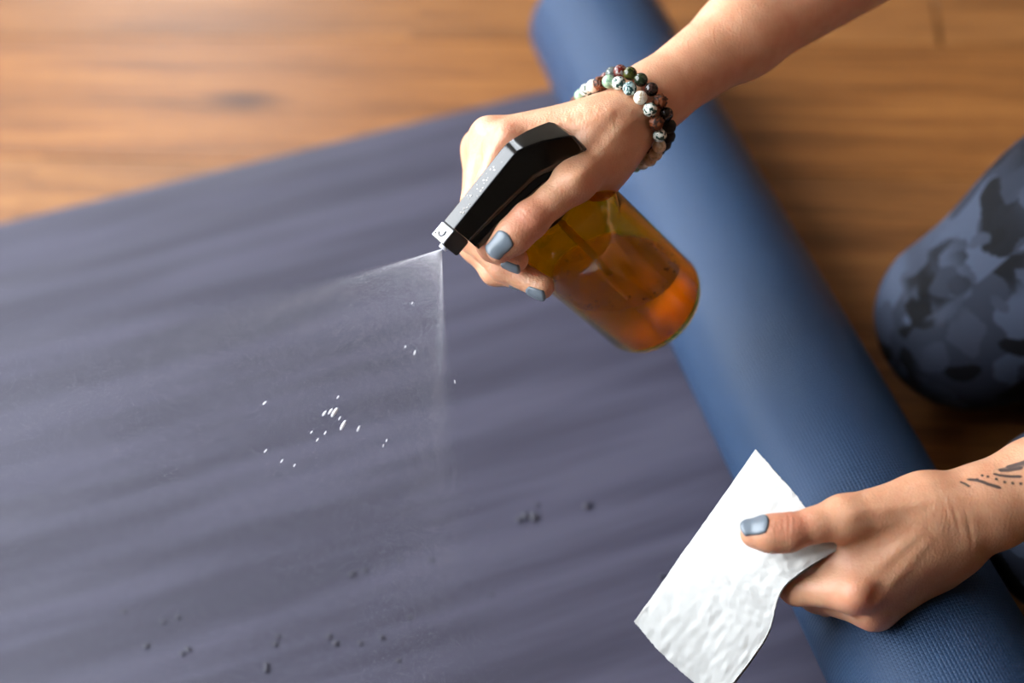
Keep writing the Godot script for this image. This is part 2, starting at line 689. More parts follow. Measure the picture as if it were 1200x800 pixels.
func build_mat() -> void:
	var along := Vector3(0.17490, 0, 0.98458)        # along the roll, across the mat
	var right := Vector3(0.98458, 0, -0.17490)       # along the mat, towards the roll
	var thick := 0.0045
	var r := 0.062
	var t0 := -0.185                                  # the far end of the roll
	var width := 0.80
	var root := thing("yoga_mat", "half unrolled yoga mat, violet-grey face up, its blue underside showing on the roll", "yoga mat", roll_axis(t0 + width / 2.0) * Vector3(1, 0, 1))
	var base := root.position
	# the path of the mat's middle line in the plane across the roll: flat, then up the far side and inwards
	var flat_len := 1.0
	var rng := noise(1.0, FastNoiseLite.TYPE_SIMPLEX_SMOOTH, 2, 9)
	var skew := 0.048
	var b := Builder.new()
	var nu := 90
	var nv := 110
	for side in 2:
		for i in nu + 1:
			var u := -flat_len + flat_len * i / nu
			for j in nv + 1:
				var w := float(j) / nv
				var v := t0 + width * w
				var p := roll_axis(v) + right * u + along * (u * -skew)
				var lift := 0.0004 + 0.0004 * (rng.get_noise_2d(u * 1.3, w * 6.0) + 0.6) * clampf(-u / 0.1, 0.0, 1.0)
				p.y = (thick if side == 0 else 0.0) + maxf(lift, 0.0)
				if side == 0 and (j == 0 or j == nv):
					p.y -= 0.0012
				b.add(p - base, Vector2(u, w * width))
	var n := (nu + 1) * (nv + 1)
	for i in nu:
		for j in nv:
			var q := i * (nv + 1) + j
			b.quad(q, q + nv + 1, q + nv + 2, q + 1)
			b.quad(n + q, n + q + 1, n + q + nv + 2, n + q + nv + 1)
	for j in nv:
		b.quad(j, j + 1, n + j + 1, n + j)
	for i in nu:
		for s in [0, nv]:
			var q: int = i * (nv + 1) + s
			if s == 0:
				b.quad(q, n + q, n + q + nv + 1, q + nv + 1)
			else:
				b.quad(q, q + nv + 1, n + q + nv + 1, n + q)
	obj("flat_sheet", b.commit(), M.mat_face, root)

	# the rolled part: a spiral with its underside outwards
	var spiral := PackedVector2Array()
	var turns := 6.5
	var steps := int(turns * 56)
	var outer := Builder.new()
	var rows := 2
	var length := 0.0
	var prev := Vector2.ZERO
	var rings := []
	for i in steps + 1:
		var a := -PI / 2.0 + TAU * turns * i / steps
		var rr := r - (thick + 0.0012) * (turns * i / steps)
		var p := Vector2(cos(a), sin(a)) * rr
		if i:
			length += (p - prev).length()
		prev = p
		rings.append([p, Vector2(cos(a), sin(a)), length])
	for side in 2:
		for e in rings:
			var q: Vector2 = e[0] - e[1] * (thick * side)
			for j in 2:
				var c := roll_axis(t0 + width * j)
				outer.add(c + right * q.x + Vector3(0, q.y, 0) - base, Vector2(width * j, e[2]))
	var m := rings.size() * 2
	for i in rings.size() - 1:
		var q := i * 2
		outer.quad(q, q + 1, q + 3, q + 2)
		outer.quad(m + q, m + q + 2, m + q + 3, m + q + 1)
		outer.quad(q, q + 2, m + q + 2, m + q)
		outer.quad(q + 1, m + q + 1, m + q + 3, q + 3)
	# flat normals at the cut ends would bend the shading of the outer face: give each point its own
	var nn := PackedVector3Array()
	for side in 2:
		for e in rings:
			var d: Vector2 = e[1]
			for j in 2:
				nn.append((right * d.x + Vector3(0, d.y, 0)) * (1.0 if side == 0 else -1.0))
	obj("rolled_section", outer.commit(nn), M.mat_back, root)

# ---------------------------------------------------------------- the spray bottle
var SO := Vector3(0.0245, 0.2775, -0.6030)
var SA := Vector3(-0.5256, 0.8428, 0.1163)     # up along the bottle
var SN := Vector3(-0.7428, -0.4589, 0.4875)      # where the nozzle points
var SS := Vector3.ZERO

# a small dome or ball of water
func speck(b: Builder, c: Vector3, up: Vector3, r: float, high: float) -> void:
	var x := up.cross(Vector3(0.3, 0.2, 0.9)).normalized()
	var y := up.cross(x)
	var first := b.v.size()
	for i in 4:
		var t := PI / 2.0 * i / 3.0 - (PI / 4.0 if i == 0 else 0.0)
		for j in 8:
			var p := TAU * j / 8.0
			b.add(c + (x * cos(p) + y * sin(p)) * r * maxf(cos(t), 0.02) + up * sin(t) * r * high)
	b.grid(first, 4, 8, true)

func build_sprayer() -> void:
	SN = (SN - SA * SN.dot(SA)).normalized()
	SS = SN.cross(SA).normalized()
	var root := thing("spray_bottle", "amber glass bottle with black trigger sprayer held in the raised hand", "spray bottle", SO)
	root.basis = Basis(SN, SA, SS)       # x: where it sprays, y: up along the bottle
	# glass body: outer wall, inner wall
	var rad := 0.0353
	var bottom := -0.128
	var wall := 0.0028
	var prof := PackedVector2Array()
	prof.append(Vector2(0.0001, bottom + 0.002))
	prof.append(Vector2(rad - 0.012, bottom + 0.001))
	for k in 9:
		var t := PI / 2.0 * k / 8.0
		prof.append(Vector2(rad - 0.010 + 0.010 * sin(t), bottom + 0.010 - 0.010 * cos(t)))
	prof.append(Vector2(rad, -0.090))
	prof.append(Vector2(rad, -0.032))
	for k in 11:
		var t := PI / 2.0 * k / 10.0
		prof.append(Vector2(0.0135 + (rad - 0.0135) * cos(t), -0.028 + 0.020 * sin(t)))
	prof.append(Vector2(0.0135, 0.000))
	var inner := PackedVector2Array()
	inner.append(Vector2(0.0135 - wall, 0.000))
	for k in range(10, -1, -1):
		var t := PI / 2.0 * k / 10.0
		inner.append(Vector2(0.0135 - wall + (rad - 0.0135) * cos(t), -0.028 + (0.020 - wall) * sin(t)))
	for k in range(8, -1, -1):
		var t := PI / 2.0 * k / 8.0
		inner.append(Vector2(rad - 0.010 + (0.010 - wall) * sin(t), bottom + 0.010 - (0.010 - wall) * cos(t)))
	inner.append(Vector2(0.0001, bottom + 0.0045))
	var closed := prof.duplicate()
	closed.append_array(inner)
	obj("bottle_glass", lathe(closed, 64), M.glass, root)
	# liquid: the inside of the bottle below a level surface
	var lb := Builder.new()
	var up: Vector3 = root.basis.inverse() * Vector3.UP
	var level := -0.078                     # where the surface crosses the bottle's axis
	var steps := 64
	var rings := []
	var liq := PackedVector2Array()
	for k in range(inner.size() - 1, -1, -1):
		liq.append(inner[k])
	var dense := PackedVector2Array()
	for k in liq.size() - 1:
		for s in 4:
			dense.append(liq[k].lerp(liq[k + 1], s / 4.0))
	for p in dense:
		if p.y > -0.012:
			break
		var ring := PackedVector3Array()
		for j in steps:
			var t := TAU * j / steps
			var q := Vector3(cos(t) * p.x * 0.995, p.y, -sin(t) * p.x * 0.995)
			var most := level - (q.x * up.x + q.z * up.z) / up.y
			q.y = minf(q.y, most)
			ring.append(q)
		rings.append(ring)
	var top := PackedVector3Array()
	for q in rings[-1]:
		var w: Vector3 = q * Vector3(0.3, 1, 0.3)
		w.y = level - (w.x * up.x + w.z * up.z) / up.y
		top.append(w)
	rings.append(top)
	obj("liquid", loft(rings), M.liquid, root)
	var brng := RandomNumberGenerator.new()
	brng.seed = 4
	var foam := Builder.new()
	for i in 70:
		var t := brng.randf() * TAU
		var r := (rad - wall) * (0.93 - 0.25 * brng.randf() * brng.randf())
		var c := Vector3(cos(t) * r, 0, sin(t) * r)
		c.y = level - (c.x * up.x + c.z * up.z) / up.y
		speck(foam, c, Vector3.UP, brng.randf_range(0.0004, 0.0011), 0.9)
	obj("bubbles", foam.commit(), M.bubble, root).set_meta("kind", "stuff")
	# collar, neck and the shroud of the sprayer
	var collar := PackedVector2Array([Vector2(0.0137, -0.006), Vector2(0.0146, -0.0055), Vector2(0.0149, -0.0045), Vector2(0.0149, 0.004), Vector2(0.0142, 0.0055), Vector2(0.010, 0.006), Vector2(0.009, 0.02)])
	obj("collar", lathe(collar, 40), M.black_soft, root)
	# the shroud: a hump with a narrow top, wide at the foot, falling away at the back
	var sections := [
		# n, bottom a, top a, half width at the foot, at the top
		[-0.0392, 0.006, 0.0205, 0.0085, 0.0080],
		[-0.0386, 0.004, 0.0228, 0.0112, 0.0102],
		[-0.0368, 0.003, 0.0256, 0.0130, 0.0110],
		[-0.032, 0.002, 0.0298, 0.0138, 0.0100],
		[-0.025, 0.004, 0.0356, 0.0140, 0.0082],
		[-0.017, 0.008, 0.0404, 0.0138, 0.0068],
		[-0.0125, 0.011, 0.0425, 0.0134, 0.0062],
		[-0.008, 0.014, 0.0430, 0.0130, 0.0060],
		[0.010, 0.018, 0.0428, 0.0122, 0.0058],
		[0.030, 0.0215, 0.0425, 0.0112, 0.0057],
		[0.0420, 0.0232, 0.0424, 0.0105, 0.0057],
	]
	var hr := []
	for s in sections:
		var a0: float = s[1]
		var a1: float = s[2]
		var w0: float = s[3]
		var w1: float = s[4]
		var am := lerpf(a0, a1, 0.42)
		var wm := lerpf(w0, w1, 0.35)
		var poly := rounded_polygon(PackedVector2Array([
			Vector2(-w0, a0), Vector2(w0, a0), Vector2(w0 - 0.0004, lerpf(a0, am, 0.55)), Vector2(wm - 0.0012, lerpf(a0, am, 0.8)), Vector2(wm - 0.0006, am), Vector2(w1, a1), Vector2(-w1, a1), Vector2(-wm + 0.0006, am), Vector2(-wm + 0.0012, lerpf(a0, am, 0.8)), Vector2(-w0 + 0.0004, lerpf(a0, am, 0.55))]), 0.0012, 3)
		var ring := PackedVector3Array()
		for p in poly:
			ring.append(Vector3(s[0], p.y, p.x))
		hr.append(ring)
	obj("shroud", loft(hr), M.black, root)
	var wet := Builder.new()
	for i in 26:
		speck(wet, Vector3(brng.randf_range(-0.006, 0.035), 0.0427, brng.randf_range(-0.0045, 0.0045)), Vector3.UP, brng.randf_range(0.0003, 0.0008), 0.35)
	obj("wet_specks", wet.commit(), M.bubble, root).set_meta("kind", "stuff")
	# the square nozzle cap: black block with a white face that carries the spray mark
	var nz := []
	for s in [[0.0421, 0.9], [0.0431, 1.0], [0.0518, 1.0], [0.0526, 0.9]]:
		var k: float = s[1]
		var ring := PackedVector3Array()
		for p in rounded_polygon(PackedVector2Array([Vector2(-0.0066, -0.0066) * k, Vector2(0.0066, -0.0066) * k, Vector2(0.0066, 0.0066) * k, Vector2(-0.0066, 0.0066) * k]), 0.001, 3):
			ring.append(Vector3(s[0], 0.0352 + p.y, p.x))
		nz.append(ring)
	var cap := obj("nozzle_cap", loft(nz), M.black_soft, root)
	var face := obj("cap_face", box_mesh(Vector3(0.0433, 0.0416, -0.0060), Vector3(0.0519, 0.0423, 0.0060)), M.white_plastic, cap)
	face.set_meta("label", "white top face with a small black spray mark")
	var arc := PackedVector3Array()
	for k in 13:
		var t := PI * 0.15 + PI * 1.1 * k / 12.0
		arc.append(Vector3(0.0474 + 0.0023 * sin(t), 0.0424, 0.0002 + 0.0026 * cos(t)))
	obj("spray_mark", tube(arc, 0.0006, 6), M.black, cap)
	obj("spray_mark", box_mesh(Vector3(0.0494, 0.0423, 0.0036), Vector3(0.0507, 0.0426, 0.0049)), M.black, cap)
	obj("orifice", lathe(PackedVector2Array([Vector2(0.0001, 0.002), Vector2(0.0022, 0.002), Vector2(0.0026, 0.0), Vector2(0.0026, -0.002)]), 20), M.white_plastic, cap).transform = Transform3D(Basis(Vector3(0, 1, 0), Vector3(1, 0, 0), Vector3(0, 0, -1)), Vector3(0.0526, 0.0352, 0))
	# trigger: a curved lever under the nozzle
	var tr := []
	for k in 13:
		var t := k / 12.0
		var c := Vector3(0.024 + 0.006 * sin(t * PI) - 0.010 * t * t, 0.022 - 0.033 * t, 0)
		var ring := PackedVector3Array()
		for p in rounded_polygon(PackedVector2Array([Vector2(-0.0022, -0.006), Vector2(0.0022, -0.006), Vector2(0.0022, 0.006), Vector2(-0.0022, 0.006)]), 0.001, 2):
			ring.append(c + Vector3(p.x, 0, p.y))
		tr.append(ring)
	obj("trigger", loft(tr), M.black_soft, root)
	# dip tube down into the liquid
	obj("dip_tube", tube(PackedVector3Array([Vector3(0, -0.003, 0), Vector3(0.002, -0.06, 0), Vector3(0.006, -0.128, 0.004)]), 0.0022, 8), M.white_plastic, root)

# ---------------------------------------------------------------- the person
var wrist_flesh: Flesh
var skin_spots := []     # [centre, reach, share of red]
var pores := noise(1.0, FastNoiseLite.TYPE_SIMPLEX_SMOOTH, 3, 3)

func skin_tint(p: Vector3, _n: Vector3) -> Color:
	var c := Color(0.635, 0.335, 0.20)
	var k := pores.get_noise_3d(p.x * 90.0, p.y * 90.0, p.z * 90.0)
	c = c.lerp(Color(0.57, 0.255, 0.138), clampf(0.25 + k * 0.6, 0.0, 0.5))
	for s in skin_spots:
		var l: float = (p - s[0]).length_squared() / (s[1] * s[1])
		if l < 1.0:
			c = c.lerp(Color(0.57, 0.19, 0.12), s[2] * (1.0 - l) * (1.0 - l))
	return c

func plain_tint(_p: Vector3, _n: Vector3) -> Color:
	return Color.WHITE

func bounds(f: Flesh) -> Array:
	var lo := Vector3.ONE * 1e9
	var hi := -lo
	for i in f.a.size():
		var r: float = maxf(f.ra[i], f.ra[i] + f.dr[i]) + 0.008
		for p in [f.a[i], f.a[i] + f.ab[i]]:
			lo = lo.min(p - Vector3.ONE * r)
			hi = hi.max(p + Vector3.ONE * r)
	return [lo, hi]

func nail(parent: Node3D, f: Flesh, group: int, tip: Vector3, dip: Vector3, dorsal: Vector3, r: float, long: float, wide: float, shift := 0.0) -> void:
	var d := (tip - dip).normalized()
	var up := (dorsal - d * dorsal.dot(d)).normalized()
	var side := d.cross(up)
	var ids := PackedInt32Array()
	for i in f.g.size():
		if f.g[i] == group:
			ids.append(i)
	var b := Builder.new()
	var nu := 12
	var nv := 12
	for layer in 2:
		for i in nu + 1:
			var u := float(i) / nu
			for j in nv + 1:
				var w := float(j) / nv * 2.0 - 1.0
				var half := wide * 0.5 * (0.82 + 0.18 * sin(minf(u * 2.2, 1.57)))
				var end := long * (1.0 - 0.16 * w * w)
				var begin := long * (0.14 * w * w)
				var x := lerpf(begin, end, u) - long * 0.5 + shift
				var ang := w * half / r
				var out := up * cos(ang) + side * sin(ang)
				# sit on the skin, straight along the finger
				var c := tip + d * minf(x, 0.0015)
				var q := c + out * r * 1.5
				for k in 4:
					q -= out * f.dist(q, ids, [], [])
				q += d * (x - minf(x, 0.0015)) - up * maxf(x - 0.0015, 0.0) * 0.22
				var edge := maxf(absf(w), absf(u * 2.0 - 1.0))
				var lift := 0.0008 if layer == 0 else -0.0010
				if layer == 0 and edge > 0.9:
					lift = 0.0003
				b.add(q + out * lift - parent.position)
	var n := (nu + 1) * (nv + 1)
	for i in nu:
		for j in nv:
			var q := i * (nv + 1) + j
			b.quad(q, q + nv + 1, q + nv + 2, q + 1)
			b.quad(n + q, n + q + 1, n + q + nv + 2, n + q + nv + 1)
	for i in nu:
		var q := i * (nv + 1)
		b.quad(q, n + q, n + q + nv + 1, q + nv + 1)
		q += nv
		b.quad(q, q + nv + 1, n + q + nv + 1, n + q)
	for j in nv:
		b.quad(j, j + 1, n + j + 1, n + j)
		var q := nu * (nv + 1) + j
		b.quad(q, n + q, n + q + 1, q + 1)
	obj("fingernail", b.commit(), M.nail, parent)

# a raised cord (or, with a negative height, a hollow) under the skin between two places
func ridge(f: Flesh, p: Vector3, q: Vector3, n: int, reach: float, height: float) -> void:
	var ids := f.all()
	for i in n:
		var x := p.lerp(q, i / (n - 1.0))
		for k in 6:
			var d := f.dist(x, ids, [], [])
			x -= f.grad(x, ids, [], [], 0.002) * d
		f.bumps.append([x, reach, height])

func knuckle(f: Flesh, c: Vector3, d: Vector3, dorsal: Vector3, r: float) -> void:
	# folds across the back of a finger joint
	for k in [-1, 0, 1]:
		f.marks.append([c + d * (0.0030 * k) + dorsal * r * 0.8, d, dorsal, 0.0009, 0.0008 if k else 0.0011, r * 1.0])
	skin_spots.append([c + dorsal * r, r * 1.9, 0.55])

func build_person() -> void:
	var root := thing("person", "kneeling person in camouflage leggings spraying with one hand, paper towel in the other", "person", Vector3(0.52, 0, -0.64))
	var base := root.position
	var b := Builder.new()
	var normals := PackedVector3Array()
	var cam_up := Vector3(0.0000, 0.7282, 0.6854)

	# ---- right arm: holds the bottle, fingers round the trigger, thumb along the near side
	var f := Flesh.new()
	var elbow_r := Vector3(0.3071, 0.3151, -0.8109)
	var shoulder_r := Vector3(0.47, 0.58, -0.86)
	var wr := Vector3(0.0722, 0.2891, -0.6475)
	f.chain([elbow_r, Vector3(0.1572, 0.2981, -0.7154), Vector3(0.0923, 0.2956, -0.6632), wr], [0.0370, 0.0250, 0.0186, 0.0190])
	f.bone(Vector3(0.1001, 0.2879, -0.6754), Vector3(0.0750, 0.2764, -0.6632), 0.0165, 0.0170)
	f.bone(Vector3(0.0745, 0.2946, -0.6417), Vector3(0.0659, 0.2895, -0.6363), 0.0165, 0.0165)
	var rm := [Vector3(0.0103, 0.2994, -0.6307), Vector3(-0.0004, 0.2921, -0.6477), Vector3(-0.0065, 0.2738, -0.6619), Vector3(-0.0056, 0.2540, -0.6715)]
	var rp := [Vector3(-0.0142, 0.2746, -0.5970), Vector3(-0.0176, 0.2600, -0.6035), Vector3(-0.0162, 0.2409, -0.6138), Vector3(-0.0114, 0.2266, -0.6307)]
	var rd := [Vector3(-0.0051, 0.2678, -0.5825), Vector3(-0.0005, 0.2509, -0.5836), Vector3(-0.0058, 0.2333, -0.5984), Vector3(-0.0005, 0.2191, -0.6169)]
	var rt := [Vector3(0.0070, 0.2641, -0.5742), Vector3(0.0197, 0.2478, -0.5672), Vector3(0.0096, 0.2358, -0.5879), Vector3(0.0115, 0.2217, -0.6051)]
	var rad := [[0.0112, 0.0088, 0.0078, 0.0068], [0.0112, 0.0090, 0.0080, 0.0070], [0.0105, 0.0085, 0.0075, 0.0066], [0.0095, 0.0075, 0.0066, 0.0058]]
	var carp := [Vector3(0.0641, 0.2952, -0.6365), Vector3(0.0614, 0.2899, -0.6483), Vector3(0.0614, 0.2804, -0.6587), Vector3(0.0639, 0.2699, -0.6651)]
	for i in 4:
		f.bone(carp[i], rm[i], 0.0155, rad[i][0] * 0.96)
		f.chain([rm[i], rp[i], rd[i], rt[i]], rad[i], i + 1)
	# palm fill between the metacarpals
	for i in 3:
		f.bone((carp[i] + carp[i + 1]) / 2.0, (rm[i] + rm[i + 1]) / 2.0, 0.0148, 0.0085)
	# thumb and its muscle, the web behind the sprayer
	var tc := Vector3(0.0621, 0.2906, -0.6286)
	var tm := Vector3(0.0428, 0.2945, -0.6007)
	var ti := Vector3(0.0160, 0.2858, -0.5813)
	var tt := Vector3(-0.0013, 0.2771, -0.5705)
	f.bone(tc, tm, 0.0165, 0.0122)
	f.bone(Vector3(0.0596, 0.2934, -0.6317), Vector3(0.0373, 0.2910, -0.6291), 0.0165, 0.010)
	f.bone(Vector3(0.0552, 0.2964, -0.6348), Vector3(0.0257, 0.2945, -0.6328), 0.0155, 0.010)
	f.bone(Vector3(0.0665, 0.2815, -0.6423), Vector3(0.0572, 0.2757, -0.6230), 0.0165, 0.014)
	f.chain([tm, Vector3(0.0303, 0.2909, -0.5910), ti, Vector3(0.0068, 0.2814, -0.5751), tt], [0.0118, 0.0092, 0.0101, 0.0096, 0.0080], 5)
	var tdor := Vector3(-0.1439, 0.7967, 0.5870)
	knuckle(f, ti, (tt - ti).normalized(), tdor, 0.0112)
	f.bumps.append([Vector3(0.0423, 0.3056, -0.5921), 0.016, 0.0018])
	f.bumps.append([Vector3(0.0071, 0.3130, -0.6262), 0.012, 0.0020])
	f.bumps.append([Vector3(-0.0039, 0.3040, -0.6458), 0.012, 0.0015])
	f.bumps.append([Vector3(0.0705, 0.3107, -0.6311), 0.016, 0.0018])
	f.bumps.append([Vector3(0.0815, 0.2958, -0.6313), 0.010, 0.0010])
	skin_spots.append([Vector3(0.0083, 0.3111, -0.6315), 0.018, 0.35])
	skin_spots.append([rd[1], 0.016, 0.35])
	skin_spots.append([rt[0], 0.016, 0.35])
	skin_spots.append([tt, 0.020, 0.3])
	# tendons and hollows on the back of the hand
	ridge(f, Vector3(0.0813, 0.3157, -0.6291), Vector3(0.0435, 0.3133, -0.5827), 9, 0.0060, 0.0006)
	ridge(f, Vector3(0.0673, 0.3173, -0.6308), Vector3(0.0144, 0.3257, -0.6105), 10, 0.0050, 0.0005)
	ridge(f, Vector3(0.0605, 0.3198, -0.6334), Vector3(0.0050, 0.3214, -0.6205), 10, 0.0045, 0.0004)
	ridge(f, Vector3(0.0729, 0.3137, -0.6269), Vector3(0.0599, 0.3225, -0.6071), 4, 0.0080, -0.0009)
	ridge(f, Vector3(0.0445, 0.3186, -0.6176), Vector3(0.0234, 0.3188, -0.6178), 5, 0.0085, -0.0006)
	ridge(f, Vector3(0.0517, 0.3142, -0.5983), Vector3(0.0374, 0.3120, -0.5960), 4, 0.0100, -0.0008)
	ridge(f, Vector3(0.0053, 0.3212, -0.6058), Vector3(-0.0026, 0.3180, -0.6023), 3, 0.0070, -0.0012)
	var box := bounds(f)
	f.skin(0.0013, box[0], box[1], b, normals, skin_tint)
	nail(root, f, 5, tt, ti, tdor, 0.0090, 0.0150, 0.0135)
	nail(root, f, 1, rt[0], rd[0], Vector3(-0.3030, -0.3304, 0.8939), 0.0069, 0.0115, 0.0105)
	nail(root, f, 2, rt[1], rd[1], Vector3(-0.5691, -0.1479, 0.8088), 0.0071, 0.0120, 0.0108)
	nail(root, f, 3, rt[2], rd[2], Vector3(-0.4867, -0.4381, 0.7558), 0.0067, 0.0110, 0.0100)
	nail(root, f, 4, rt[3], rd[3], Vector3(-0.4941, -0.5183, 0.6981), 0.0059, 0.0095, 0.0088)
	wrist_flesh = f

	# ---- left arm: pinches the paper towel between thumb and fingers
	var h := Flesh.new()
	var dz := 0.0
	var elbow_l := Vector3(0.4270, 0.1780, -0.4973)
	var shoulder_l := Vector3(0.55, 0.57, -0.50)
	h.chain([elbow_l, Vector3(0.3362, 0.1738, -0.4710), Vector3(0.2777, 0.1692, -0.4559), Vector3(0.2501, 0.1658, -0.4480), Vector3(0.2340, 0.1644, -0.4435)], [0.039, 0.0325, 0.0226, 0.0202, 0.0195])
	h.bone(Vector3(0.2517, 0.1556, -0.4472), Vector3(0.2307, 0.1487, -0.4444), 0.0180, 0.0180)
	h.bone(Vector3(0.2399, 0.1690, -0.4469), Vector3(0.2237, 0.1695, -0.4474), 0.0165, 0.0165)
	var lm := [Vector3(0.1704, 0.1472, -0.4136), Vector3(0.1831, 0.1254, -0.4152), Vector3(0.1965, 0.1058, -0.4251), Vector3(0.2104, 0.0916, -0.4377)]
	var lp := [Vector3(0.1420, 0.1366, -0.4256), Vector3(0.1572, 0.1130, -0.4342), Vector3(0.1673, 0.0950, -0.4412), Vector3(0.1808, 0.0818, -0.4505)]
	var ld := [Vector3(0.1324, 0.1293, -0.4412), Vector3(0.1430, 0.1084, -0.4482), Vector3(0.1533, 0.0929, -0.4536), Vector3(0.1689, 0.0793, -0.4596)]
	var lt := [Vector3(0.1301, 0.1432, -0.4487), Vector3(0.1364, 0.1204, -0.4537), Vector3(0.1453, 0.1003, -0.4615), Vector3(0.1619, 0.0874, -0.4683)]
	var lcarp := [Vector3(0.2228, 0.1638, -0.4414), Vector3(0.2240, 0.1550, -0.4408), Vector3(0.2272, 0.1449, -0.4418), Vector3(0.2310, 0.1354, -0.4434)]
	for i in 4:
		h.bone(lcarp[i], lm[i], 0.0165, rad[i][0] * 0.98)
		h.chain([lm[i], lp[i], ld[i], lt[i]], rad[i], i + 1)
	for i in 3:
		h.bone((lcarp[i] + lcarp[i + 1]) / 2.0, (lm[i] + lm[i + 1]) / 2.0, 0.0155, 0.0085)
	var lc := Vector3(0.2110, 0.1736, -0.4460)
	var lmm := Vector3(0.1664, 0.1784, -0.4395)
	var li := Vector3(0.1348, 0.1794, -0.4332)
	var ltt := Vector3(0.1180, 0.1786, -0.4353)
	h.bone(lc, lmm, 0.0165, 0.0115)
	h.bone(Vector3(0.1806, 0.1568, -0.4369), Vector3(0.1605, 0.1478, -0.4332), 0.012, 0.0095)
	h.bone(Vector3(0.2095, 0.1679, -0.4458), Vector3(0.1767, 0.1574, -0.4346), 0.016, 0.0100)
	h.bone(Vector3(0.2060, 0.1602, -0.4376), Vector3(0.1768, 0.1502, -0.4240), 0.0155, 0.0105)
	h.chain([lmm, Vector3(0.1505, 0.1795, -0.4362), li, Vector3(0.1258, 0.1797, -0.4335), ltt], [0.0112, 0.0088, 0.0097, 0.0093, 0.0076], 5)
	var ldor := Vector3(0.0695, 0.9976, 0.0008)
	knuckle(h, li, (ltt - li).normalized(), ldor, 0.0106)
	h.bumps.append([Vector3(0.1668, 0.1566, -0.4046), 0.013, 0.0026])
	h.bumps.append([Vector3(0.1791, 0.1298, -0.4053), 0.012, 0.0024])
	h.bumps.append([Vector3(0.2301, 0.1834, -0.4374), 0.018, 0.0012])
	# creases where the wrist bends
	var fore := (Vector3(0.2501, 0.1658, -0.4480) - Vector3(0.2205, 0.1639, -0.4416)).normalized()
	h.marks.append([Vector3(0.2237, 0.1770, -0.4306), fore, cam_up, 0.0010, 0.0007, 0.020])
	h.marks.append([Vector3(0.2301, 0.1693, -0.4297), fore, cam_up, 0.0009, 0.0006, 0.018])
	h.marks.append([Vector3(0.2187, 0.1804, -0.4343), fore, cam_up, 0.0009, 0.0004, 0.016])
	skin_spots.append([Vector3(0.1683, 0.1517, -0.4066), 0.020, 0.45])
	skin_spots.append([Vector3(0.1772, 0.1293, -0.4048), 0.016, 0.35])
	skin_spots.append([ltt, 0.02, 0.3])
	for e in [[-0.9, -4.5, 0.0005], [5.4, 14.4, 0.0005], [18.0, 12.6, 0.0005], [10.8, -0.9, 0.0004], [21.7, 5.4, 0.0004]]:
		h.marks.append([h.land(wrist_point(e[0], e[1]))[0], fore, cam_up, 0.0008, e[2], 0.016])
	ridge(h, Vector3(0.2031, 0.1816, -0.4210), Vector3(0.1703, 0.1667, -0.4051), 10, 0.0055, 0.0004)
	ridge(h, Vector3(0.2070, 0.1777, -0.4167), Vector3(0.1808, 0.1519, -0.4039), 10, 0.0055, 0.0004)
	ridge(h, Vector3(0.2050, 0.1944, -0.4346), Vector3(0.1688, 0.1926, -0.4327), 10, 0.0055, 0.0004)
	ridge(h, Vector3(0.1848, 0.1792, -0.4184), Vector3(0.1707, 0.1756, -0.4145), 4, 0.0110, -0.0008)
	ridge(h, Vector3(0.1827, 0.1555, -0.4078), Vector3(0.1773, 0.1527, -0.4049), 3, 0.0070, -0.0008)
	ridge(h, Vector3(0.1722, 0.1376, -0.4034), Vector3(0.1698, 0.1397, -0.4056), 3, 0.0050, -0.0010)
	box = bounds(h)
	h.skin(0.0013, box[0], box[1], b, normals, skin_tint)
	nail(root, h, 5, ltt, li, ldor, 0.0084, 0.0150, 0.0122)
	for i in 4:
		nail(root, h, i + 1, lt[i], ld[i], Vector3(-0.7310, -0.1218, -0.6714), rad[i][3], 0.0105, 0.0095)

	# tattoo on the left forearm: drawn lines and dots that follow the skin
	var tb := Builder.new()
	for line in [[[-9.9, -1.8], [-4.5, 3.6], [0.0, 7.2], [7.2, 10.8], 1.1], [[-13.0, 0.9], [-10.8, 4.5], [-9.0, 8.1], 0.8], [[2.7, -4.0], [7.2, -0.4], [12.1, 1.8], [18.0, 3.6], 0.9], [[5.4, -8.1], [10.8, -5.4], [18.0, -4.0], 1.2], [[9.0, -10.3], [14.4, -9.4], [19.3, -8.5], 1.3]]:
		var pts := []
		for i in line.size() - 1:
			pts.append(Vector2(line[i][0], line[i][1]))
		var half: float = line[-1] * 0.0009
		var spine := []
		for i in pts.size() - 1:
			for s in 5:
				spine.append(pts[i].lerp(pts[i + 1], s / 5.0))
		spine.append(pts[-1])
		var row := []
		for q in spine:
			row.append(h.land(tattoo_point(q)))
		for i in row.size():
			var d: Vector3 = (row[mini(i + 1, row.size() - 1)][0] - row[maxi(i - 1, 0)][0]).normalized()
			var n: Vector3 = row[i][1]
			var s := d.cross(n).normalized() * half * (1.0 if i and i < row.size() - 1 else 0.4)
			var first := tb.v.size()
			tb.add(row[i][0] + n * 0.00015 - s - base)
			tb.add(row[i][0] + n * 0.00025 - base)
			tb.add(row[i][0] + n * 0.00015 + s - base)
			if i:
				tb.quad(first - 3, first - 2, first + 1, first)
				tb.quad(first - 2, first - 1, first + 2, first + 1)
	for q in [Vector2(0.0, -0.9), Vector2(4.9, 3.1), Vector2(9.4, 6.3), Vector2(13.5, 7.6), Vector2(17.5, 8.5), Vector2(-3.6, -3.6), Vector2(-5.8, 0.9)]:
		var e := h.land(tattoo_point(q))
		var n: Vector3 = e[1]
		var x := n.cross(Vector3.UP).normalized()
		var y := n.cross(x)
		var ring := PackedVector3Array()
		for j in 8:
			ring.append(e[0] + n * 0.0002 + (x * cos(TAU * j / 8.0) + y * sin(TAU * j / 8.0)) * 0.0009 - base)
		tb.fan(ring)
	var ts := Builder.new()
